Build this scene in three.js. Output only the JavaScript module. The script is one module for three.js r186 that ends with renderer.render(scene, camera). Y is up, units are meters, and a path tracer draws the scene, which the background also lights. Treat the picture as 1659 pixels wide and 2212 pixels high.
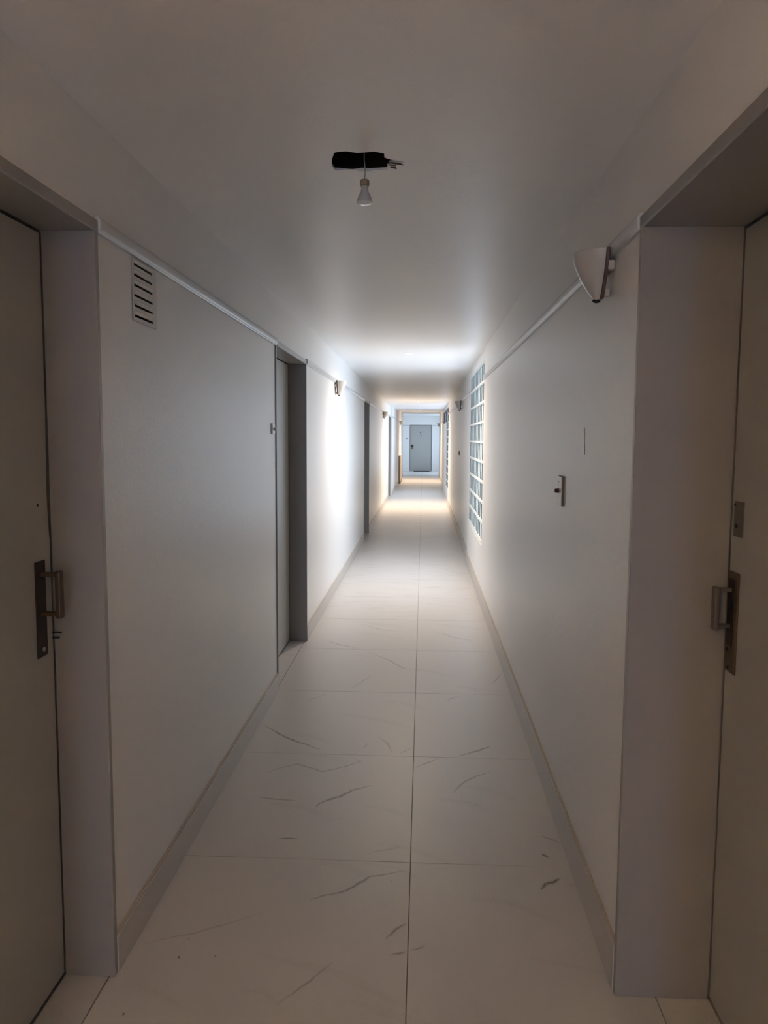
import * as THREE from 'three';
import { RoundedBoxGeometry } from 'three/addons/geometries/RoundedBoxGeometry.js';
import { mergeGeometries } from 'three/addons/utils/BufferGeometryUtils.js';
import { RectAreaLightUniformsLib } from 'three/addons/lights/RectAreaLightUniformsLib.js';

// ---------- camera, sky, window daylight, exposure ----------
const scene = new THREE.Scene();
const EYE = 1.47;
const camera = new THREE.PerspectiveCamera(2 * Math.atan(1106 / 1692.4) * 180 / Math.PI, 1659 / 2212, 0.05, 80);
camera.position.set(0, EYE, 0);
camera.rotation.order = 'YXZ';
camera.rotation.set(-0.09438, 0.04904, 0.00608);
scene.add(camera);

const renderer = new THREE.WebGLRenderer({ antialias: true });
renderer.toneMapping = THREE.LinearToneMapping;
renderer.toneMappingExposure = 3.9;
renderer.shadowMap.enabled = true;
RectAreaLightUniformsLib.init();

scene.background = new THREE.Color().setRGB(0.56, 0.65, 0.70);      // pale overcast sky outside the windows

const DAY = new THREE.Color().setRGB(0.65, 0.78, 1.0);
function daylight(name, w, hgt, from, towards, power, color = DAY) {
  const l = new THREE.RectAreaLight(color, power, w, hgt);
  l.name = name; l.position.set(...from); l.lookAt(...towards); l.castShadow = true; scene.add(l);
}
daylight('window_daylight', 2.2, 1.5, [0.515, 1.28, -8.1], [-1, 1.28, -8.1], 0.57);
daylight('second_window_daylight', 4.0, 1.5, [0.56, 1.35, -20.0], [-1, 1.35, -20.0], 0.5);
daylight('lobby_daylight', 2.2, 1.6, [1.18, 1.3, -33.0], [-1, 1.3, -33.0], 0.88, new THREE.Color().setRGB(0.64, 0.80, 1.0));
daylight('rear_daylight', 0.4, 0.9, [-0.3, 0.75, 5.9], [-0.3, 0.75, 0], 8.0, new THREE.Color().setRGB(0.42, 0.62, 1.0));

const WARM = new THREE.Color().setRGB(1.0, 0.79, 0.58);
const AMBER = new THREE.Color().setRGB(1.0, 0.68, 0.40);
const LAMP_POWER = { window: 1.55, middle: 4.9, far: 4.8, sconce: 4.0 };

// ---------- helpers ----------
let seed = 7;
const rnd = () => { seed = (seed * 1664525 + 1013904223) >>> 0; return seed / 4294967296; };
const used = new Map();
function numbered(n) {
  const k = used.get(n) || 0; used.set(n, k + 1);
  return k ? n + '_' + String(k).padStart(3, '0') : n;
}
function tag(o, label, category, group, kind) {
  o.userData.label = label; o.userData.category = category;
  if (group) o.userData.group = group;
  if (kind) o.userData.kind = kind;
  return o;
}
function metreUV(g) {                                        // uv in metres, taken from the face's main direction
  if (g.index) g = g.toNonIndexed();
  g.computeVertexNormals();
  const p = g.attributes.position, n = g.attributes.normal, uv = new Float32Array(p.count * 2);
  for (let i = 0; i < p.count; i++) {
    const ax = Math.abs(n.getX(i)), ay = Math.abs(n.getY(i)), az = Math.abs(n.getZ(i));
    const [u, v] = ax >= ay && ax >= az ? [p.getZ(i), p.getY(i)] : ay >= az ? [p.getX(i), p.getZ(i)] : [p.getX(i), p.getY(i)];
    uv[i * 2] = u; uv[i * 2 + 1] = v;
  }
  g.setAttribute('uv', new THREE.BufferAttribute(uv, 2));
  return g;
}
function bx(x0, x1, y0, y1, z0, z1, round = 0) {             // a box between two corners
  const w = Math.abs(x1 - x0), h = Math.abs(y1 - y0), d = Math.abs(z1 - z0);
  const g = round ? new RoundedBoxGeometry(w, h, d, 2, round) : new THREE.BoxGeometry(w, h, d);
  g.translate((x0 + x1) / 2, (y0 + y1) / 2, (z0 + z1) / 2);
  return g;
}
function join(list) {
  const gs = list.map(g => { const q = g.index ? g.toNonIndexed() : g.clone(); for (const k of Object.keys(q.attributes)) if (!['position', 'normal', 'uv'].includes(k)) q.deleteAttribute(k); return q; });
  return gs.length > 1 ? mergeGeometries(gs) : gs[0];
}
function add(name, geo, m, parent = scene) {
  const g = Array.isArray(geo) ? join(geo) : geo;
  const o = new THREE.Mesh(g, m);
  o.name = parent === scene ? numbered(name) : name;
  o.castShadow = o.receiveShadow = true;
  parent.add(o);
  return o;
}
function group(name, label, category, grp, kind) {
  const o = new THREE.Group(); o.name = kind ? name : numbered(name); scene.add(o);
  return tag(o, label, category, grp, kind);
}

// ---------- textures ----------
function noiseGrid(n, cells, s) {
  const g = new Float32Array(cells * cells); let q = s;
  for (let i = 0; i < g.length; i++) { q = (q * 1664525 + 1013904223) >>> 0; g[i] = q / 4294967296; }
  const out = new Float32Array(n * n), f = t => t * t * (3 - 2 * t);
  for (let y = 0; y < n; y++) for (let x = 0; x < n; x++) {
    const X = x / n * cells, Y = y / n * cells, i = Math.floor(X), j = Math.floor(Y), a = f(X - i), b = f(Y - j);
    const at = (u, v) => g[(v % cells) * cells + (u % cells)];
    out[y * n + x] = (at(i, j) * (1 - a) + at(i + 1, j) * a) * (1 - b) + (at(i, j + 1) * (1 - a) + at(i + 1, j + 1) * a) * b;
  }
  return out;
}
function noiseTexture(layers, lo, hi, repeat) {
  const n = 512, acc = new Float32Array(n * n);
  let wsum = 0;
  layers.forEach(([c, w], k) => { const g = noiseGrid(n, c, 91 + 17 * k); wsum += w; for (let i = 0; i < acc.length; i++) acc[i] += g[i] * w; });
  const d = new Uint8Array(n * n * 4);
  for (let i = 0; i < acc.length; i++) { const v = Math.floor(rnd() + 254 * (lo + (hi - lo) * acc[i] / wsum)); d[i * 4] = d[i * 4 + 1] = d[i * 4 + 2] = v; d[i * 4 + 3] = 255; }
  const t = new THREE.DataTexture(d, n, n); t.wrapS = t.wrapT = THREE.RepeatWrapping; t.magFilter = THREE.LinearFilter; t.minFilter = THREE.LinearMipmapLinearFilter; t.generateMipmaps = true;
  t.repeat.set(repeat, repeat); t.needsUpdate = true;
  return t;
}
const rollerBump = noiseTexture([[20, 0.5], [70, 0.7], [180, 0.8]], 0, 1, 0.9);
const plasterBump = noiseTexture([[30, 0.5], [80, 0.6], [190, 0.8]], 0, 1, 1.1);

const mat = (r, g, b, roughness, more = {}) => new THREE.MeshStandardMaterial({ color: new THREE.Color().setRGB(r, g, b), roughness, ...more });
const phys = (r, g, b, roughness, more = {}) => new THREE.MeshPhysicalMaterial({ color: new THREE.Color().setRGB(r, g, b), roughness, ...more });
const M = {
  enamel: mat(0.885, 0.87, 0.85, 0.38, { bumpMap: rollerBump, bumpScale: 0.0006 }),
  plaster: mat(0.89, 0.875, 0.85, 0.42, { bumpMap: plasterBump, bumpScale: 0.0005 }),
  ceiling: mat(0.90, 0.885, 0.86, 0.38, { bumpMap: plasterBump, bumpScale: 0.0005 }),
  grout: mat(0.30, 0.28, 0.26, 0.9),
  skirting: mat(0.56, 0.53, 0.50, 0.3),
  bead: mat(0.60, 0.50, 0.38, 0.6),
  duct: mat(0.64, 0.65, 0.66, 0.3),
  frame: mat(0.32, 0.305, 0.29, 0.38),
  leaf: mat(0.43, 0.42, 0.395, 0.45),
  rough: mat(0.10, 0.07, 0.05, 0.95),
  bronze: mat(0.045, 0.03, 0.022, 0.45, { metalness: 0.5 }),
  bronzeBright: mat(0.13, 0.085, 0.05, 0.38, { metalness: 0.6 }),
  nickel: mat(0.20, 0.17, 0.15, 0.4, { metalness: 0.6 }),
  black: mat(0.015, 0.013, 0.012, 0.6),
  steel: mat(0.5, 0.47, 0.43, 0.35, { metalness: 0.7 }),
  shaftShade: mat(0.26, 0.24, 0.22, 0.95),  // shade inside the vent shaft, put into the colour
  vent: mat(0.78, 0.75, 0.71, 0.5),
  opal: phys(0.72, 0.70, 0.66, 0.3, { transmission: 0.25, thickness: 0, side: THREE.DoubleSide }),
  opalPlate: mat(0.14, 0.09, 0.065, 0.5),
  cream: mat(0.6, 0.55, 0.48, 0.5),
  glassBlock: phys(0.84, 0.91, 0.93, 0.9, { transmission: 0.65, thickness: 0 }),
  glass: phys(0.55, 0.62, 0.72, 0.05, { transmission: 0.9, thickness: 0 }),
  paneEdge: mat(0.11, 0.145, 0.165, 0.35),
  mortar: mat(0.80, 0.80, 0.79, 0.6),
  darkFrame: mat(0.16, 0.16, 0.17, 0.4),
  whitePlastic: mat(0.75, 0.72, 0.67, 0.35),
  brown: mat(0.20, 0.13, 0.09, 0.6),
  rust: mat(0.10, 0.03, 0.02, 0.6),
  ceramic: mat(0.42, 0.33, 0.20, 0.6),
  bulbGlass: phys(0.80, 0.78, 0.76, 0.25, { transmission: 0.15, thickness: 0 }),
  lens: phys(0.95, 0.95, 0.97, 0.08, { clearcoat: 1 }),
  cable: mat(0.55, 0.50, 0.45, 0.5),
  ring: mat(0.85, 0.84, 0.82, 0.4),
  glow: mat(0.9, 0.85, 0.75, 0.5, { emissive: new THREE.Color().setRGB(1.0, 0.80, 0.52), emissiveIntensity: 3.0 }),
  mat: mat(0.03, 0.032, 0.04, 0.95),
  panel: mat(0.55, 0.49, 0.44, 0.6),
  panelEdge: mat(0.24, 0.18, 0.14, 0.6),
  scuff: mat(0.35, 0.33, 0.31, 0.8),
};

// ---------- marble print on the floor tiles ----------
const NEAR_Z = -1.688, ROW = 0.912, MID = -0.028;
function vein(ctx, pts, width, alpha) {                      // a broken, tapering hairline through pixel points
  const steps = [];
  for (let i = 0; i + 1 < pts.length; i++) for (let k = 0; k < 14; k++) { const t = k / 14; steps.push([pts[i][0] * (1 - t) + pts[i + 1][0] * t, pts[i][1] * (1 - t) + pts[i + 1][1] * t]); }
  steps.push(pts[pts.length - 1]);
  let jx = 0, jy = 0;
  for (let i = 0; i + 1 < steps.length; i++) {
    const t = i / (steps.length - 1), nx = jx * 0.7 + (rnd() - 0.5) * 2.2, ny = jy * 0.7 + (rnd() - 0.5) * 2.2, swell = Math.sin(Math.PI * Math.min(1, t * 0.92 + 0.06));
    for (const [w, a] of [[3.2, 0.16], [1.0, 0.75]]) {
      ctx.lineWidth = Math.max(0.6, width * w * (0.35 + swell * (0.5 + 0.7 * rnd())));
      ctx.strokeStyle = 'rgba(80,72,66,' + (alpha * a * (0.4 + 0.6 * swell)).toFixed(3) + ')';
      ctx.beginPath(); ctx.moveTo(steps[i][0] + jx, steps[i][1] + jy); ctx.lineTo(steps[i + 1][0] + nx, steps[i + 1][1] + ny); ctx.stroke();
    }
    jx = nx; jy = ny;
  }
}
function marble(w, h, draw) {
  const c = document.createElement('canvas'); c.width = w; c.height = h;
  const ctx = c.getContext('2d');
  ctx.fillStyle = 'rgb(214,209,204)'; ctx.fillRect(0, 0, w, h);
  for (let i = 0; i < 26; i++) { const y = rnd() * h, x = rnd() * w, l = 60 + rnd() * 160; vein(ctx, [[x, y], [x + l * 0.5, y - l * 0.2 + 20 * rnd()], [x + l, y - l * 0.45]], 6 + 8 * rnd(), 0.05); }
  draw(ctx);
  const t = new THREE.CanvasTexture(c); t.wrapS = t.wrapT = THREE.RepeatWrapping; t.colorSpace = THREE.SRGBColorSpace; t.anisotropy = 8;
  return t;
}
const NW = 640, NH = 2048, NX0 = -0.85, NXW = 1.4, NZL = ROW * 5;
const veins = [
  [[[-.798, -2.115], [-.658, -2.174], [-.482, -2.286]], 1.3, .30], [[[-.345, -2.361], [-.238, -2.412], [-.191, -2.463], [-.162, -2.499], [-.052, -2.548]], 2.2, .75],
  [[[-.094, -2.178], [-.067, -2.224], [-.035, -2.257]], 2, .6], [[[-.077, -2.104], [-.035, -2.124]], 2, .55], [[[-.02, -2.128], [.027, -2.156]], 1.6, .35], [[[-.364, -1.897], [-.298, -1.978], [-.235, -2.065]], 1.6, .4],
  [[[.4, -2.462], [.426, -2.497], [.459, -2.514], [.473, -2.533]], 3, .95], [[[.438, -2.684], [.454, -2.664]], 3, .8], [[[-.515, -2.734], [-.446, -2.74]], 2, .7], [[[-.183, -2.648], [-.056, -2.71]], 1.4, .3], [[[.453, -2.82], [.515, -2.765]], 1.8, .45],
  [[[-.801, -3.866], [-.68, -3.727], [-.58, -3.646], [-.46, -3.559]], 2.6, .75], [[[-.683, -3.285], [-.621, -3.35], [-.55, -3.397], [-.429, -3.321], [-.351, -3.367], [-.265, -3.441], [-.317, -3.488]], 1.8, .5],
  [[[-.414, -2.99], [-.381, -3.043], [-.322, -3.09], [-.279, -3.147], [-.201, -3.198]], 2.8, .8], [[[-.665, -3.06], [-.581, -3.044], [-.5, -3.039]], 1.8, .6], [[[-.207, -3.745], [-.155, -3.662], [-.122, -3.534]], 1.6, .45],
  [[[-.094, -3.536], [-.036, -3.621]], 1.5, .4], [[[-.02, -3.392], [.087, -3.498]], 1.8, .5], [[[.178, -3.531], [.283, -3.606], [.343, -3.662]], 2.4, .75], [[[.137, -3.146], [.181, -3.232], [.254, -3.324], [.318, -3.372]], 2, .5],
  [[[-.42, -4.457], [-.361, -4.59], [-.301, -4.751]], 1.5, .35], [[[-.361, -5.26], [-.22, -5.103], [-.124, -4.93], [-.066, -4.87]], 2, .55], [[[-.695, -5.56], [-.57, -5.45], [-.434, -5.36]], 2, .6], [[[.146, -4.289], [.222, -4.395]], 1.6, .4],
  [[[.43, -4.62], [.51, -4.85]], 1.6, .4], [[[-.64, -4.236], [-.527, -4.396]], 1.5, .3], [[[-.263, -3.595], [-.25, -3.668]], 1.5, .35], [[[.1, -5.9], [.25, -5.7], [.4, -5.62]], 1.8, .45], [[[-.5, -6.1], [-.3, -5.9], [-.15, -5.85]], 1.8, .4],
];
const specks = [[-.676, -2.062, 2.6], [-.574, -2.072, 1.6], [-.672, -2.145, 1.4], [-.749, -1.838, 2.2], [-.09, -2.48, 1.2], [.23, -3.05, 1.4], [-.31, -2.9, 1.2]];
const px = ([x, z]) => [(x - NX0) / NXW * NW, (NEAR_Z - z) / NZL * NH];
const nearMarble = marble(NW, NH, ctx => {
  for (const [pts, w, a] of veins) vein(ctx, pts.map(px), w, a);
  ctx.fillStyle = 'rgba(80,72,66,0.65)';
  for (const [x, z, r] of specks) { const [u, v] = px([x, z]); ctx.beginPath(); ctx.ellipse(u, v, r * 0.5, r * 1.1, 0.3, 0, 7); ctx.fill(); }
});
const farMarbles = [0, 1, 2, 3].map(() => marble(512, 512, ctx => {
  for (let i = 0; i < 6; i++) { const x = rnd() * 420, y = 60 + rnd() * 430, l = 60 + rnd() * 170; vein(ctx, [[x, y], [x + l * 0.4, y - l * 0.3 * rnd()], [x + l * 0.7, y - l * 0.35], [x + l, y - l * (0.3 + 0.4 * rnd())]], 1 + 1.2 * rnd(), 0.06 + 0.12 * rnd()); }
}));
const tileLook = map => new THREE.MeshStandardMaterial({ map, roughness: 0.40 });
const nearTile = tileLook(nearMarble), farTiles = farMarbles.map(tileLook);

// ---------- the plan: z runs from behind the camera (+) down the corridor (-) ----------
const REAR = 6, CEIL = 2.26, CEIL2 = 2.40, RAIL0 = 1.98, RAIL1 = 2.02, HEAD = 1.98, END = -34.9, LOBBY = -30.6, THICK = 0.3;
const LX = -0.83, LX2 = -0.785, RX = 0.53, RX2 = 0.55, RX3 = 0.625;
const leftDoors = [[-0.86, -1.975], [-4.41, -5.53], [-11.07, -12.03], [-18.9, -20.0]];
const rightDoor = [-0.86, -1.98];
const VENT = [-2.247, -2.412];
const W1 = [-6.98, -9.22], W2 = [-17.07, -22.8];

// floor
{
  const floor = group('floor', 'white marble-look tiled corridor floor with thin grey joints', 'floor', null, 'structure');
  add('grout_bed', [metreUV(bx(-1.3, 1.3, -0.12, -0.003, REAR + 0.3, END - 0.3))], M.grout, floor);
  const gap = 0.0014;
  const tileGeo = (x0, x1, z0, z1, uvOf) => {
    const g = bx(x0, x1, -0.02, 0, z0, z1).toNonIndexed(), p = g.attributes.position, uv = g.attributes.uv;
    for (let i = 0; i < p.count; i++) uv.setXY(i, ...uvOf(p.getX(i), p.getZ(i)));
    return g;
  };
  for (let k = -9; k < 37; k++) {
    const z0 = NEAR_Z - k * ROW, z1 = Math.max(z0 - ROW, END);
    if (z0 <= END) break;
    const [xl, xr] = z1 < LOBBY + 0.3 ? [-1.2, 1.2] : [-0.84, 0.63];
    for (const [x0, x1] of [[xl, MID], [MID, xr]]) {
      const near = k >= 0 && k < 5, col = x0 === MID ? 1 : 0, o = (k * 5 + col * 2 + 40) % 4, flip = (k * 3 + col) % 2, off = ((k * 37 + col * 11 + 400) % 17) / 17;
      const uvOf = near ? (x, z) => [(x - NX0) / NXW, 1 - (NEAR_Z - z) / NZL] : (x, z) => [flip ? 1 - (x - x0) / 0.92 : (x - x0) / 0.92, off + (z - z1) / 0.92];
      add('tile', tileGeo(x0 + gap, x1 - gap, z0 - gap, z1 + gap, uvOf), near ? nearTile : farTiles[o], floor);
    }
  }
  for (const [a, b, x0, x1] of [...leftDoors.map(d => [...d, d === leftDoors[0] ? -0.9625 : -0.951, -0.842]), [...rightDoor, 0.632, 0.7685]])
    add('threshold_tile', tileGeo(x0, x1 - gap, a - 0.001, b + 0.001, (x, z) => [x - x0 + 0.2, (z - b) / 1.3]), farTiles[1], floor);
}

// ceiling with the broken hole
const HOLE = [[-.256, -2.258], [-.243, -2.251], [-.222, -2.248], [-.191, -2.262], [-.165, -2.257], [-.144, -2.252], [-.117, -2.268], [-.118, -2.3], [-.098, -2.32], [-.083, -2.334], [-.106, -2.345], [-.1, -2.368], [-.113, -2.372], [-.112, -2.4], [-.14, -2.404], [-.165, -2.408], [-.19, -2.404], [-.221, -2.415], [-.245, -2.405], [-.269, -2.399], [-.274, -2.36], [-.268, -2.31]];
{
  const c = group('ceiling', 'smooth off-white plaster corridor ceiling with a ragged hole', 'ceiling', null, 'structure');
  const s = new THREE.Shape(); s.moveTo(-1.2, -REAR); s.lineTo(1.2, -REAR); s.lineTo(1.2, 22.8); s.lineTo(-1.2, 22.8); s.closePath();
  const hp = new THREE.Path(); HOLE.forEach(([x, z], i) => i ? hp.lineTo(x, -z) : hp.moveTo(x, -z)); hp.closePath(); s.holes.push(hp);
  const g = new THREE.ExtrudeGeometry(s, { depth: 0.007, bevelEnabled: false }); g.rotateX(-Math.PI / 2);   // shape y becomes -z
  g.translate(0, CEIL, 0);
  add('plaster_slab', metreUV(g), M.ceiling, c);
  add('upper_slab', [metreUV(bx(-1.4, 1.4, CEIL2, CEIL2 + 0.1, -22.8, LOBBY)), metreUV(bx(-1.6, 1.6, 2.44, 2.54, LOBBY, END - 0.3))], M.ceiling, c);
  add('slab_edge', [metreUV(bx(-1.2, 1.2, CEIL + 0.007, CEIL2 + 0.1, -22.78, -22.6)), metreUV(bx(-1.5, 1.5, CEIL2 + 0.1, 2.54, LOBBY + 0.1, LOBBY))], M.ceiling, c);
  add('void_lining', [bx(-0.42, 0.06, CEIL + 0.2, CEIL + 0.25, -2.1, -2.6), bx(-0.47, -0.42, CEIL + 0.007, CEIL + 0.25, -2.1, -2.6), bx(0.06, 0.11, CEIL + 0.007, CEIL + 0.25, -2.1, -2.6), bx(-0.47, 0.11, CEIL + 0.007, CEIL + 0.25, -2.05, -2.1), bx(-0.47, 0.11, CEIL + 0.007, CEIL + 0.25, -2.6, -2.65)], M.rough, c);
  // loose bits of board hanging at the broken rim
  const flake = (x, z, l, w, a, tilt) => { const f = new THREE.Shape(); f.moveTo(0, 0); f.lineTo(l, w * 0.2); f.lineTo(l * 0.75, w); f.lineTo(l * 0.2, w * 0.8); f.closePath(); const q = new THREE.ExtrudeGeometry(f, { depth: 0.002, bevelEnabled: false }); q.rotateX(Math.PI / 2); q.rotateZ(tilt); q.rotateY(a); q.translate(x, CEIL - 0.001, z); return q; };
  for (const [x, z, l, w, a, t] of [[-.112, -2.335, .05, .01, 0.35, -0.05], [-.104, -2.36, .022, .012, -0.5, -0.25], [-.105, -2.375, .02, .01, 0.2, -0.2]]) add('torn_flake', flake(x, z, l, w, a, t), M.rough, c);
  for (const [x, z, l, w, a, t] of [[-.262, -2.402, .06, .016, -0.1, -0.05], [-.20, -2.412, .05, .012, 0.05, -0.04]]) add('plaster_flake', flake(x, z, l, w, a, t), M.ceiling, c);
}

// walls: enamel painted below the rail, matte plaster above
function runs(a, b, cuts) { const out = []; let z = a; for (const [c, d] of cuts) { if (c < z) out.push([z, c]); z = d; } if (z > b) out.push([z, b]); return out; }
function wall(name, label, side, parts) {
  const w = group(name, label, 'wall', null, 'structure');
  const lower = [], upper = [];
  for (const { x, a, b, cuts, top, vent } of parts) {
    const out = x + side * THICK;
    const rough = cuts.map(([c, d]) => c - d > 0.5 ? [c + 0.014, d - 0.014] : [c, d]);   // rough openings are wider than the door linings
    for (const [p, q] of runs(a, b, rough)) lower.push(metreUV(bx(x, out, -0.1, HEAD + 0.02, p, q)));
    if (vent) lower.push(metreUV(bx(x, out, -0.1, 1.806, ...vent)), metreUV(bx(x, out, 1.972, HEAD + 0.02, ...vent)), metreUV(bx(out + 0.02, out, 1.806, 1.972, ...vent)));
    upper.push(metreUV(bx(x, out, HEAD + 0.02, top, a, b)));
  }
  add('painted_lower_wall', lower, M.enamel, w);
  add('plaster_upper_wall', upper, M.plaster, w);
  return w;
}
wall('wall_left', 'long white corridor wall with a ventilation grille and grey doors', -1, [
  { x: LX, a: REAR, b: -20.0, cuts: [leftDoors[0], VENT, ...leftDoors.slice(1)], top: CEIL + 0.1, vent: VENT }, { x: LX2, a: -20.0, b: LOBBY, cuts: [], top: CEIL2 + 0.1 }]);
{
  const w = wall('wall_right', 'long white corridor wall broken by the tall glazed window', 1, [
    { x: RX, a: REAR, b: W1[0], cuts: [rightDoor], top: CEIL + 0.1 }, { x: RX2, a: W1[1], b: W2[0], cuts: [], top: CEIL + 0.1 }, { x: RX3, a: W2[1], b: LOBBY, cuts: [], top: CEIL2 + 0.1 }]);
  add('window_parapet', [metreUV(bx(RX, RX + THICK, -0.1, 0.51, ...W1)), metreUV(bx(0.585, 0.9, -0.1, 0.25, ...W2)), metreUV(bx(0.585, 0.9, 0.25, 1.86, -20.3, W2[1]))], M.enamel, w);
  add('window_lintel', [metreUV(bx(RX + 0.016, RX + THICK, 2.175, CEIL + 0.05, ...W1)), metreUV(bx(0.585, 0.9, 2.2, CEIL + 0.15, ...W2))], M.plaster, w);
}
{
  const w = group('wall_end', 'pale blue-lit wall closing the far end of the corridor', 'wall', null, 'structure');
  add('end_panel', [metreUV(bx(-1.6, -0.6, -0.1, 2.44, END, END - 0.25)), metreUV(bx(0.4, 1.6, -0.1, 2.44, END, END - 0.25)), metreUV(bx(-0.6, 0.4, 2.04, 2.44, END, END - 0.25))], M.plaster, w);
  add('lobby_side', [metreUV(bx(-1.5, -1.2, -0.1, 2.44, LOBBY, END)), metreUV(bx(1.2, 1.5, -0.1, 2.44, LOBBY, -31.85)), metreUV(bx(1.2, 1.5, -0.1, 0.45, -31.85, -34.15)), metreUV(bx(1.2, 1.5, 2.15, 2.44, -31.85, -34.15)), metreUV(bx(1.2, 1.5, -0.1, 2.44, -34.15, END)), metreUV(bx(-1.2, LX2 - 0.28, -0.1, 2.44, LOBBY + 0.12, LOBBY)), metreUV(bx(RX3 + 0.28, 1.2, -0.1, 2.44, LOBBY + 0.12, LOBBY))], M.plaster, w);
  const b = group('wall_back', 'white wall closing the corridor behind the viewer', 'wall', null, 'structure');
  add('back_panel', [metreUV(bx(-1.13, -0.5, -0.1, CEIL + 0.1, REAR, REAR + 0.2)), metreUV(bx(-0.1, 0.83, -0.1, CEIL + 0.1, REAR, REAR + 0.2)), metreUV(bx(-0.5, -0.1, -0.1, 0.3, REAR, REAR + 0.2)), metreUV(bx(-0.5, -0.1, 1.2, CEIL + 0.1, REAR, REAR + 0.2))], M.plaster, b);
}

// skirting: marble strip with a tan bead on top
function skirting(name, label, side, list, h) {
  const b = group(name, label, 'baseboard', null, 'structure');
  for (const [x, z0, z1] of list) {
    const s = add('skirting_strip', metreUV(bx(x, x - side * 0.010, 0, h, z0, z1, 0.002)), M.skirting, b);
    add('top_bead', metreUV(bx(x, x - side * 0.007, h, h + 0.008, z0, z1, 0.002)), M.bead, s);
  }
}
const JL = 0.012;                                            // frames cover the wall ends by this much
skirting('baseboard_left', 'low grey marble skirting with a tan top edge under the grille wall', -1, [[LX, REAR, -0.83], [LX, -1.99, -4.39], [LX, -5.55, -11.05], [LX, -12.05, -18.88], [LX2, -20.02, -25.1], [LX2, -27.45, LOBBY]], 0.105);
skirting('baseboard_right', 'low grey marble skirting with a tan top edge under the tall glazed window', 1, [[RX, REAR, -0.83], [RX, -1.995, W1[1]], [RX2, W1[1], W2[0]], [RX3, W2[1], LOBBY]], 0.13);

// cable duct running along both walls at door-head height
function ductGeo(len) {
  const s = new THREE.Shape(); s.moveTo(0, 0); s.lineTo(0.008, 0); s.lineTo(0.010, 0.004); s.quadraticCurveTo(0.016, 0.008, 0.016, 0.020); s.quadraticCurveTo(0.016, 0.032, 0.011, 0.037); s.lineTo(0.008, 0.040); s.lineTo(0, 0.040); s.closePath();
  return new THREE.ExtrudeGeometry(s, { depth: len, bevelEnabled: false, curveSegments: 6 });
}
function duct(name, label, side, list) {
  const t = group(name, label, 'trim', null, 'structure');
  for (const [x, z0, z1] of list) {
    const o = add('duct_length', ductGeo(z0 - z1), M.duct, t);
    o.position.set(x, side < 0 ? RAIL0 : RAIL1, side < 0 ? z1 : z1);
    if (side > 0) { o.rotation.z = Math.PI; }
  }
}
duct('trim_1', 'pale grey cable duct running above the ventilation grille wall', -1, [[LX, REAR, -0.83], [LX, -1.99, -4.395], [LX, -5.55, -11.05], [LX, -12.05, -18.88], [LX2, -20.02, LOBBY]]);
duct('trim_2', 'pale grey cable duct running along the tall glazed window wall', 1, [[RX, REAR, -0.83], [RX, -1.995, W1[0] + 0.005], [RX2, W1[1] - 0.005, W2[0]], [RX3, W2[1], LOBBY]]);
{
  const t = group('trim_3', 'thin blue-grey strip level with the far door head on the end wall', 'trim', null, 'structure');
  add('strip', [bx(-1.2, -0.6, 2.0, 2.035, END, END + 0.012), bx(0.4, 1.2, 2.0, 2.035, END, END + 0.012)], M.duct, t);
}

// doors set back in steel linings
let doorNumber = 0;
function door(side, x, depth, z0, z1, label, leafMat = M.leaf, notch = false) {
  const d = group('door_' + (++doorNumber), label, 'door', null, 'structure');
  const X = v => x + side * v;                               // v metres into the wall
  const lip = 0.006, w = 0.018;
  for (const [e, s] of [[z0, -1], [z1, 1]])                   // jambs
    add('jamb', [bx(X(-lip), X(depth - 0.001), 0, HEAD + 0.019, e - s * 0.015, e + s * 0.004, 0.002), bx(X(-lip - 0.001), X(0.004), 0, HEAD + 0.024, e - s * 0.016, e + s * 0.003, 0.002), bx(X(depth + 0.0005), X(depth + 0.07), 0, HEAD + 0.019, e - s * 0.0138, e - s * 0.0105)], M.frame, d);   // stepped back behind the leaf
  add('head', [bx(X(-lip), X(depth - 0.001), HEAD, HEAD + 0.019, z0 - 0.004, z1 + 0.004, 0.002), bx(X(-lip - 0.002), X(0.004), HEAD + 0.002, HEAD + 0.03, z0 + 0.016, z1 - 0.016, 0.002)], M.frame, d);
  const a = z0 - 0.010, b = z1 + 0.012, t = HEAD - 0.008, s = new THREE.Shape();   // leaf outline in (z, y)
  s.moveTo(b, 0.015);
  if (notch) { s.lineTo(b, 0.95); s.lineTo(b, 1.20); s.quadraticCurveTo(b + 0.007, 1.28, b + 0.008, 1.33); s.quadraticCurveTo(b + 0.006, 1.42, b, 1.52); }
  s.lineTo(b, t); s.lineTo(a, t); s.lineTo(a, 0.015); s.closePath();
  const g = new THREE.ExtrudeGeometry(s, { depth: 0.038, bevelEnabled: true, bevelSize: 0.001, bevelThickness: 0.001, bevelSegments: 1 });
  g.rotateY(-Math.PI / 2);                                    // shape x -> z, depth -> -x
  g.translate(side < 0 ? X(depth) : X(depth) + 0.038, 0, 0);
  const leaf = add('leaf', metreUV(g), leafMat, d);
  add('back_panel', bx(X(depth + 0.07), X(depth + 0.10), -0.05, HEAD + 0.05, z0 + 0.05, z1 - 0.05), M.leaf, d);
  return { d, leaf, X };
}
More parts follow.
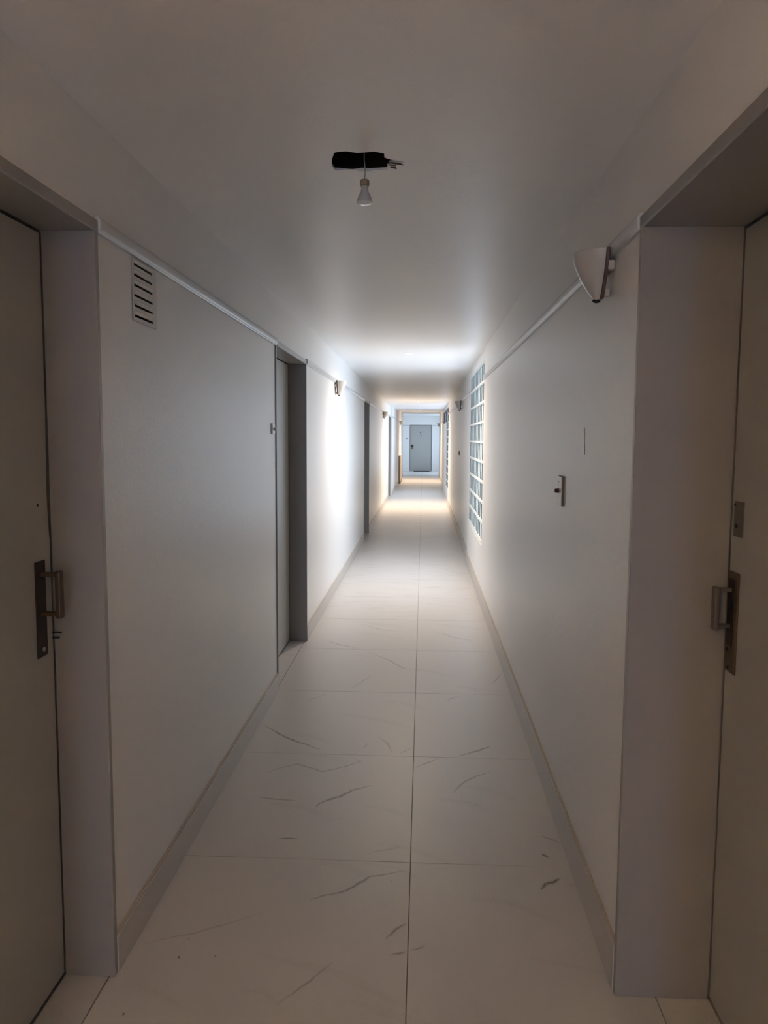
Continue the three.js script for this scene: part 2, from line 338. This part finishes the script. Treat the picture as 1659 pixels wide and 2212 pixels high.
{
  // door with the dark bronze plate
  const { d, leaf } = door(-1, LX, 0.132, ...leftDoors[0], 'grey flush door with a long dark bronze handle plate and a pried edge', M.leaf, true);
  const f = -0.962;                                           // face of the leaf
  const p = add('handle_plate', [bx(f, f + 0.005, 0.911, 1.156, -1.878, -1.928, 0.002)], M.bronze, leaf); p.userData.label = 'dark bronze plate';
  const pull = new THREE.CatmullRomCurve3([[0, 1.128], [0.03, 1.126], [0.045, 1.118]].map(([a, y]) => new THREE.Vector3(f + 0.004 + a, y, -1.898)));
  add('pull_handle', [bx(f + 0.046, f + 0.060, 1.012, 1.133, -1.888, -1.912, 0.004), bx(f + 0.004, f + 0.05, 1.117, 1.129, -1.893, -1.907, 0.003), bx(f + 0.004, f + 0.05, 1.017, 1.029, -1.893, -1.907, 0.003)], M.bronzeBright, leaf);
  const cyl = (r, l, x, y, z) => { const c = new THREE.CylinderGeometry(r, r, l, 14); c.rotateZ(Math.PI / 2); c.translate(x, y, z); return c; };
  add('key_cylinder', cyl(0.006, 0.003, f + 0.006, 0.93, -1.904), M.steel, leaf);
  add('screw_hole', cyl(0.0035, 0.003, f + 0.001, 1.297, -1.905), M.black, leaf);
  add('keeper', [bx(-0.962, -0.938, 0.957, 0.960, -1.9605, -1.966), bx(-0.962, -0.944, 0.943, 0.947, -1.9605, -1.966)], M.black, d);
}
{
  const { leaf } = door(1, RX, 0.237, ...rightDoor, 'grey flush door with a small lock plate above its handle plate', M.leaf);
  const f = 0.767;
  const cyl = (r, l, x, y, z) => { const c = new THREE.CylinderGeometry(r, r, l, 14); c.rotateZ(Math.PI / 2); c.translate(x, y, z); return c; };
  const up = add('lock_plate', bx(f, f - 0.004, 1.236, 1.322, -1.897, -1.951, 0.0015), M.nickel, leaf);
  add('keyhole', [cyl(0.005, 0.003, f - 0.005, 1.262, -1.932), cyl(0.0025, 0.003, f - 0.005, 1.312, -1.944)], M.black, leaf);
  add('handle_plate', [bx(f, f - 0.006, 0.898, 1.148, -1.903, -1.962, 0.002)], M.bronzeBright, leaf);
  add('plate_recess', bx(f - 0.005, f - 0.0075, 0.965, 1.13, -1.92, -1.955), M.bronze, leaf);
  add('pull_handle', [bx(f - 0.036, f - 0.048, 1.004, 1.11, -1.928, -1.953, 0.003), bx(f - 0.005, f - 0.04, 1.098, 1.108, -1.933, -1.946, 0.002), bx(f - 0.005, f - 0.04, 1.008, 1.018, -1.933, -1.946, 0.002)], M.nickel, leaf);
  add('key_cylinder', [cyl(0.005, 0.004, f - 0.007, 0.952, -1.948), cyl(0.003, 0.004, f - 0.007, 0.909, -1.938)], M.black, leaf);
}
door(-1, LX, 0.12, ...leftDoors[1], 'grey recessed door between the ventilation grille and a wall sconce');
door(-1, LX, 0.12, ...leftDoors[2], 'grey recessed door opposite the wall past the tall glazed window');
door(-1, LX, 0.12, ...leftDoors[3], 'narrow-looking grey recessed door past the second warm ceiling lamp');
{
  const d = group('door_' + (++doorNumber), 'blue-grey door closing the far end of the corridor', 'door', null, 'structure');
  const leaf = add('leaf', metreUV(bx(-0.575, 0.375, 0.01, 2.025, END - 0.035, END - 0.075, 0.002)), M.leaf, d);
  add('jamb', [bx(-0.6, -0.578, 0, 2.04, END + 0.006, END - 0.09, 0.002), bx(0.378, 0.4, 0, 2.04, END + 0.006, END - 0.09, 0.002)], M.frame, d);
  add('head', bx(-0.578, 0.378, 2.028, 2.05, END + 0.006, END - 0.09, 0.002), M.frame, d);
  add('back_panel', bx(-0.62, 0.42, 0, 2.06, END - 0.26, END - 0.28), M.leaf, d);
  const cyl = (r, l, x, y) => { const c = new THREE.CylinderGeometry(r, r, l, 14); c.rotateX(Math.PI / 2); c.translate(x, y, END - 0.03); return c; };
  add('lock_plate', [bx(-0.52, -0.42, 0.98, 1.17, END - 0.028, END - 0.036, 0.003)], M.nickel, leaf);
  add('door_knob', cyl(0.042, 0.06, -0.475, 1.12), M.black, leaf);
  add('peephole', cyl(0.022, 0.012, -0.09, 1.6), M.nickel, leaf);
  add('number_plate', bx(-0.14, -0.08, 1.69, 1.74, END - 0.03, END - 0.036, 0.002), M.nickel, leaf);
}
tag(add('doormat', bx(-0.40, 0.30, 0, 0.02, END + 0.02, END + 0.42, 0.006), M.mat), 'dark doormat lying at the blue-grey far door', 'doormat');
{
  const b = group('bell_push', 'small pinkish bell push beside the blue-grey far door', 'doorbell');
  add('plate', bx(-0.75, -0.69, 1.41, 1.50, END, END + 0.015, 0.004), M.whitePlastic, b);
  add('button', bx(-0.735, -0.705, 1.44, 1.47, END + 0.014, END + 0.024, 0.003), M.rust, b);
}

// windows of small turned glass panes between white bars
function panes(parent, x, y0, y1, z0, z1, rows, cols, turn) {
  const dy = (y1 - y0) / rows, dz = (z0 - z1) / cols, j = 0.010;
  const g = new RoundedBoxGeometry(0.010, dy - 2 * j, dz * 0.98, 1, 0.002);
  const e = new RoundedBoxGeometry(0.014, dy - 2 * j, 0.036, 1, 0.003);
  for (let r = 0; r < rows; r++) for (let c = 0; c < cols; c++) {
    const o = add('glass_pane', g, M.glassBlock, parent);
    o.position.set(x, y0 + dy * (r + 0.5), z0 - dz * (c + 0.5)); o.rotation.y = turn;
    const k = add('pane_edge', e, M.paneEdge, o); k.position.set(0, 0, -dz * 0.42);
  }
  const bars = [];
  for (let r = 0; r <= rows; r++) bars.push(bx(x - 0.034, x + 0.05, y0 + dy * r - j, y0 + dy * r + j, z0, z1, 0.003));
  add('white_bars', bars, M.mortar, parent);
}
{
  const w = group('window_1', 'tall window of small pale glass panes between white bars', 'window', null, 'structure');
  panes(w, RX + 0.042, 0.52, 2.168, W1[0] - 0.008, W1[1] + 0.008, 9, 11, 0.13);
  
}
{
  const w = group('window_2', 'window of small glass panes under dark framed upper panes', 'window', null, 'structure');
  panes(w, 0.63, 0.25, 1.86, W2[0], -20.3, 9, 15, 0.10);
  for (const [a, b] of [[W2[0], -18.95], [-18.95, -20.85], [-20.85, W2[1]]]) {
    const f = add('pane_frame', [bx(0.59, 0.64, 1.86, 1.89, a, b), bx(0.59, 0.64, 2.165, 2.2, a, b), bx(0.59, 0.64, 1.89, 2.165, a, a - 0.05), bx(0.59, 0.64, 1.89, 2.165, b, b + 0.05)], M.darkFrame, w);
    add('pane', bx(0.612, 0.618, 1.88, 2.17, a - 0.04, b + 0.04), M.glass, f);
  }
}
{
  const w = group('window_3', 'side window lighting the lobby at the far door', 'window', null, 'structure');
  add('pane', bx(1.24, 1.246, 0.45, 2.15, -31.85, -34.15), M.glass, w);
  add('window_frame', [bx(1.21, 1.28, 0.45, 0.5, -31.85, -34.15), bx(1.21, 1.28, 2.1, 2.15, -31.85, -34.15), bx(1.21, 1.28, 0.5, 2.1, -31.85, -31.9), bx(1.21, 1.28, 0.5, 2.1, -34.1, -34.15), bx(1.21, 1.28, 0.5, 2.1, -32.97, -33.03)], M.darkFrame, w);
  const r = group('window_4', 'low narrow window in the wall behind the viewer', 'window', null, 'structure');
  add('pane', bx(-0.5, -0.1, 0.3, 1.2, REAR + 0.08, REAR + 0.086), M.glass, r);
}

// ceiling lamps
function downlight(x, y, z, power, label, cone = 1.3, soft = 0.95) {
  const d = group('recessed_downlight', label, 'ceiling lamp', 'recessed warm ceiling lamps');
  d.position.set(x, y, z);
  const ring = new THREE.LatheGeometry([[0.026, 0.0], [0.028, -0.005], [0.036, -0.006], [0.041, -0.002], [0.041, 0.0]].map(q => new THREE.Vector2(...q)), 32);
  add('trim_ring', ring, M.ring, d);
  const b = new THREE.LatheGeometry([[0.0001, -0.008], [0.015, -0.007], [0.026, -0.002], [0.026, 0.0]].map(q => new THREE.Vector2(...q)), 28);
  add('glowing_lens', b, M.glow, d);
  const l = new THREE.SpotLight(WARM, power, 0, cone, soft, 2);
  l.name = 'lamp_light'; l.position.set(0, -0.02, 0); l.target.position.set(0, -1, 0); l.shadow.radius = 1.5; l.castShadow = true;
  d.add(l); d.add(l.target); l.target.name = 'lamp_aim';
  return d;
}
downlight(-0.15, CEIL, -7.44, LAMP_POWER.window, 'small lit recessed ceiling lamp beside the tall glazed window', 1.48, 0.6);
downlight(-0.106, CEIL, -16.9, LAMP_POWER.middle, 'small lit recessed ceiling lamp before the dark framed panes');
downlight(-0.10, CEIL2, -27.0, LAMP_POWER.far, 'small lit recessed ceiling lamp nearest the far lobby');

// bulb hanging out of the hole
{
  const b = group('hanging_bulb', 'unlit reflector bulb hanging on a thin wire from the ceiling hole', 'light bulb');
  b.position.set(-0.179, 2.15, -2.37);
  const lathe = pts => new THREE.LatheGeometry(pts.map(q => new THREE.Vector2(...q)), 28);
  add('reflector', lathe([[0.0235, 0.006], [0.0225, 0.013], [0.017, 0.028], [0.0115, 0.038], [0.0105, 0.046], [0.0105, 0.056], [0.0001, 0.056]]), M.bulbGlass, b);
  add('front_lens', lathe([[0.0001, 0.0], [0.010, 0.0008], [0.018, 0.003], [0.0225, 0.006], [0.0235, 0.0085]]), M.lens, b);
  add('lamp_socket', lathe([[0.0001, 0.054], [0.0125, 0.054], [0.0138, 0.057], [0.0138, 0.068], [0.0125, 0.071], [0.0001, 0.071]]), M.ceramic, b);
  const c = new THREE.CatmullRomCurve3([[0, 0.07, 0], [0.001, 0.09, 0.001], [0.0005, 0.11, -0.001], [-0.002, 0.135, -0.004], [0.004, 0.2, 0.01], [0.01, 0.32, 0.0]].map(q => new THREE.Vector3(...q)));
  add('wire', new THREE.TubeGeometry(c, 24, 0.0016, 8), M.cable, b);
}

// wall sconces: opal half-cone on a metal bracket
function sconce(side, x, z, label, y = 1.868, power = 0) {
  const s = group('wall_sconce', label, 'wall lamp', 'wall sconces along the corridor');
  s.position.set(x, y, z); s.rotation.y = side > 0 ? Math.PI : 0;
  const prof = [[0.012, 0.0], [0.030, 0.020], [0.052, 0.055], [0.070, 0.095], [0.076, 0.122], [0.078, 0.130], [0.075, 0.130], [0.072, 0.120], [0.066, 0.095], [0.048, 0.056], [0.027, 0.023], [0.008, 0.004]];
  const g = new THREE.LatheGeometry(prof.map(q => new THREE.Vector2(...q)), 28, 0, Math.PI); g.scale(1.0, 1, 1.05); g.translate(0.030, 0, 0);
  add('glass_shade', g, M.opal, s);
  const tri = (k, d) => { const t = new THREE.Shape(); t.moveTo(-0.010 * k, 0); t.lineTo(0.010 * k, 0); t.quadraticCurveTo(0.06 * k, 0.06, 0.075 * k, 0.128); t.lineTo(-0.075 * k, 0.128); t.quadraticCurveTo(-0.06 * k, 0.06, -0.010 * k, 0); const q = new THREE.ExtrudeGeometry(t, { depth: d, bevelEnabled: true, bevelSize: 0.001, bevelThickness: 0.001, bevelSegments: 1 }); q.rotateY(Math.PI / 2); return q; };
  const back = tri(0.96, 0.008); back.translate(0.018, 0.004, 0); add('back_plate', back, M.opalPlate, s);
  add('wall_bracket', [bx(0.001, 0.018, 0.075, 0.10, -0.06, -0.03, 0.002), bx(0.001, 0.018, 0.075, 0.10, 0.03, 0.06, 0.002), bx(0.001, 0.018, 0.01, 0.03, -0.012, 0.012, 0.002)], M.cream, s);
  const k = new THREE.SphereGeometry(0.008, 14, 10); k.scale(1.5, 0.8, 1); k.translate(0.036, -0.002, 0); add('finial', k, M.black, s);
  if (power) {
    const b = new THREE.SphereGeometry(0.02, 18, 12); b.translate(0.05, 0.085, 0); add('glowing_bulb', b, M.glow, s);
    const l = new THREE.PointLight(AMBER, power, 0, 2); l.name = 'sconce_light'; l.position.set(0.05, 0.085, 0); l.castShadow = true; s.add(l);
  }
  return s;
}
sconce(-1, LX, 1.3, 'lit opal half-cone wall sconce on the wall behind the viewer', 1.868, LAMP_POWER.sconce);
sconce(1, RX, -2.33, 'opal half-cone wall sconce beside the near right grey door frame');
sconce(-1, LX, -7.42, 'opal half-cone wall sconce facing the tall glazed window');
sconce(1, RX2, -11.3, 'grey-looking half-cone wall sconce just past the tall glazed window');
sconce(-1, LX, -16.1, 'opal half-cone wall sconce under the second warm ceiling lamp');
sconce(-1, LX2, -26.3, 'tiny opal half-cone wall sconce above the low brown panel', 1.90);
sconce(1, RX3, -29.9, 'tiny dark half-cone wall sconce at the lobby corner opposite the low panel', 1.90);

// ventilation grille
{
  const v = group('vent_grille', 'white six-slot ventilation grille under the cable duct', 'vent');
  v.position.set(LX, 1.80, -2.335);
  const s = new THREE.Shape(); s.moveTo(-0.097, 0); s.lineTo(0.097, 0); s.lineTo(0.097, 0.178); s.lineTo(-0.097, 0.178); s.closePath();
  for (let k = 0; k < 6; k++) { const y = 0.011 + k * 0.0288, q = new THREE.Path(); q.moveTo(-0.088, y); q.lineTo(0.064, y); q.lineTo(0.064, y + 0.0072); q.lineTo(-0.088, y + 0.0072); q.closePath(); s.holes.push(q); }
  const g = new THREE.ExtrudeGeometry(s, { depth: 0.0016, bevelEnabled: false }); g.rotateY(Math.PI / 2); g.translate(0.0012, 0, 0);
  add('face_plate', g, M.vent, v);
  add('shade_lining', [bx(-0.0005, -0.27, 0.0065, 0.0105, 0.0875, -0.0765), bx(-0.0005, -0.27, 0.1675, 0.1715, 0.0875, -0.0765), bx(-0.0005, -0.27, 0.0105, 0.1675, 0.0875, 0.0835), bx(-0.0005, -0.27, 0.0105, 0.1675, -0.0725, -0.0765), bx(-0.27, -0.278, 0.0065, 0.1715, 0.0875, -0.0765)], M.shaftShade, v);  // lining added in darker grey so the slots look deep in shade
  for (let k = 0; k < 6; k++) { const y = 0.024 + k * 0.0288; const b = new THREE.CylinderGeometry(0.0035, 0.0035, 0.155, 8, 1, false, 0, Math.PI); b.rotateX(Math.PI / 2); b.scale(0.6, 1, 1); b.translate(0.0026, y + 0.003, 0.011); add('louvre', b, M.vent, v); }
}

// switches
{
  const s = group('light_switch', 'brown-edged light switch with a rusty knob on the right wall', 'switch');
  s.position.set(RX, 1.218, -3.003);
  add('back_box', bx(0, -0.008, 0, 0.112, -0.045, 0.045, 0.001), M.brown, s);
  add('cover_plate', bx(-0.008, -0.011, 0.002, 0.110, -0.043, 0.043, 0.001), M.whitePlastic, s);
  const k = new THREE.CylinderGeometry(0.007, 0.009, 0.016, 14); k.rotateZ(Math.PI / 2); k.translate(-0.018, 0.055, -0.012); add('knob', k, M.rust, s);
  const c = new THREE.CylinderGeometry(0.0025, 0.0025, 0.002, 10); c.rotateZ(Math.PI / 2); c.translate(-0.0115, 0.09, -0.012); add('screw', c, M.brown, s);
}
{
  const s = group('light_switch', 'small pale light switch beside the second left grey door', 'switch');
  s.position.set(LX, 1.487, -4.305);
  add('cover_plate', bx(0, 0.009, 0, 0.058, -0.035, 0.035, 0.002), M.whitePlastic, s);
  add('knob', bx(0.009, 0.022, 0.02, 0.036, -0.02, -0.006, 0.002), M.cream, s);
}
{
  const s = group('light_switch', 'small dark light switch past the tall glazed window', 'switch');
  s.position.set(RX2, 1.215, -11.86);
  add('cover_plate', bx(0, -0.009, 0, 0.07, -0.045, 0.045, 0.002), M.brown, s);
  add('knob', bx(-0.009, -0.02, 0.025, 0.045, -0.008, 0.008, 0.002), M.rust, s);
}
// scuff on the paint
{
  const c = new THREE.CatmullRomCurve3([[1.508, -2.622], [1.485, -2.618], [1.46, -2.614], [1.435, -2.606], [1.42, -2.604]].map(([y, z]) => new THREE.Vector3(RX - 0.0004, y, z)));
  const o = tag(add('paint_scratch', new THREE.TubeGeometry(c, 14, 0.0016, 5), M.scuff), 'thin vertical grey scratch in the paint above the rusty switch', 'scratch');
}
// low panel along the left wall
{
  const p = group('low_panel', 'low brownish panel standing along the wall near the far lobby', 'panel');
  p.position.set(LX2, 0, -26.3);
  add('face_board', bx(0.005, 0.05, 0.03, 0.9, -1.1, 1.1, 0.006), M.panel, p);
  add('end_post', bx(0.04, 0.062, 0.0, 0.86, -1.12, -1.06, 0.003), M.panelEdge, p);
  add('end_post', bx(0.04, 0.062, 0.0, 0.86, 1.06, 1.12, 0.003), M.panelEdge, p);
  add('foot_rail', bx(0.005, 0.07, 0.0, 0.05, -1.1, 1.1, 0.004), M.panelEdge, p);
}

renderer.render(scene, camera);
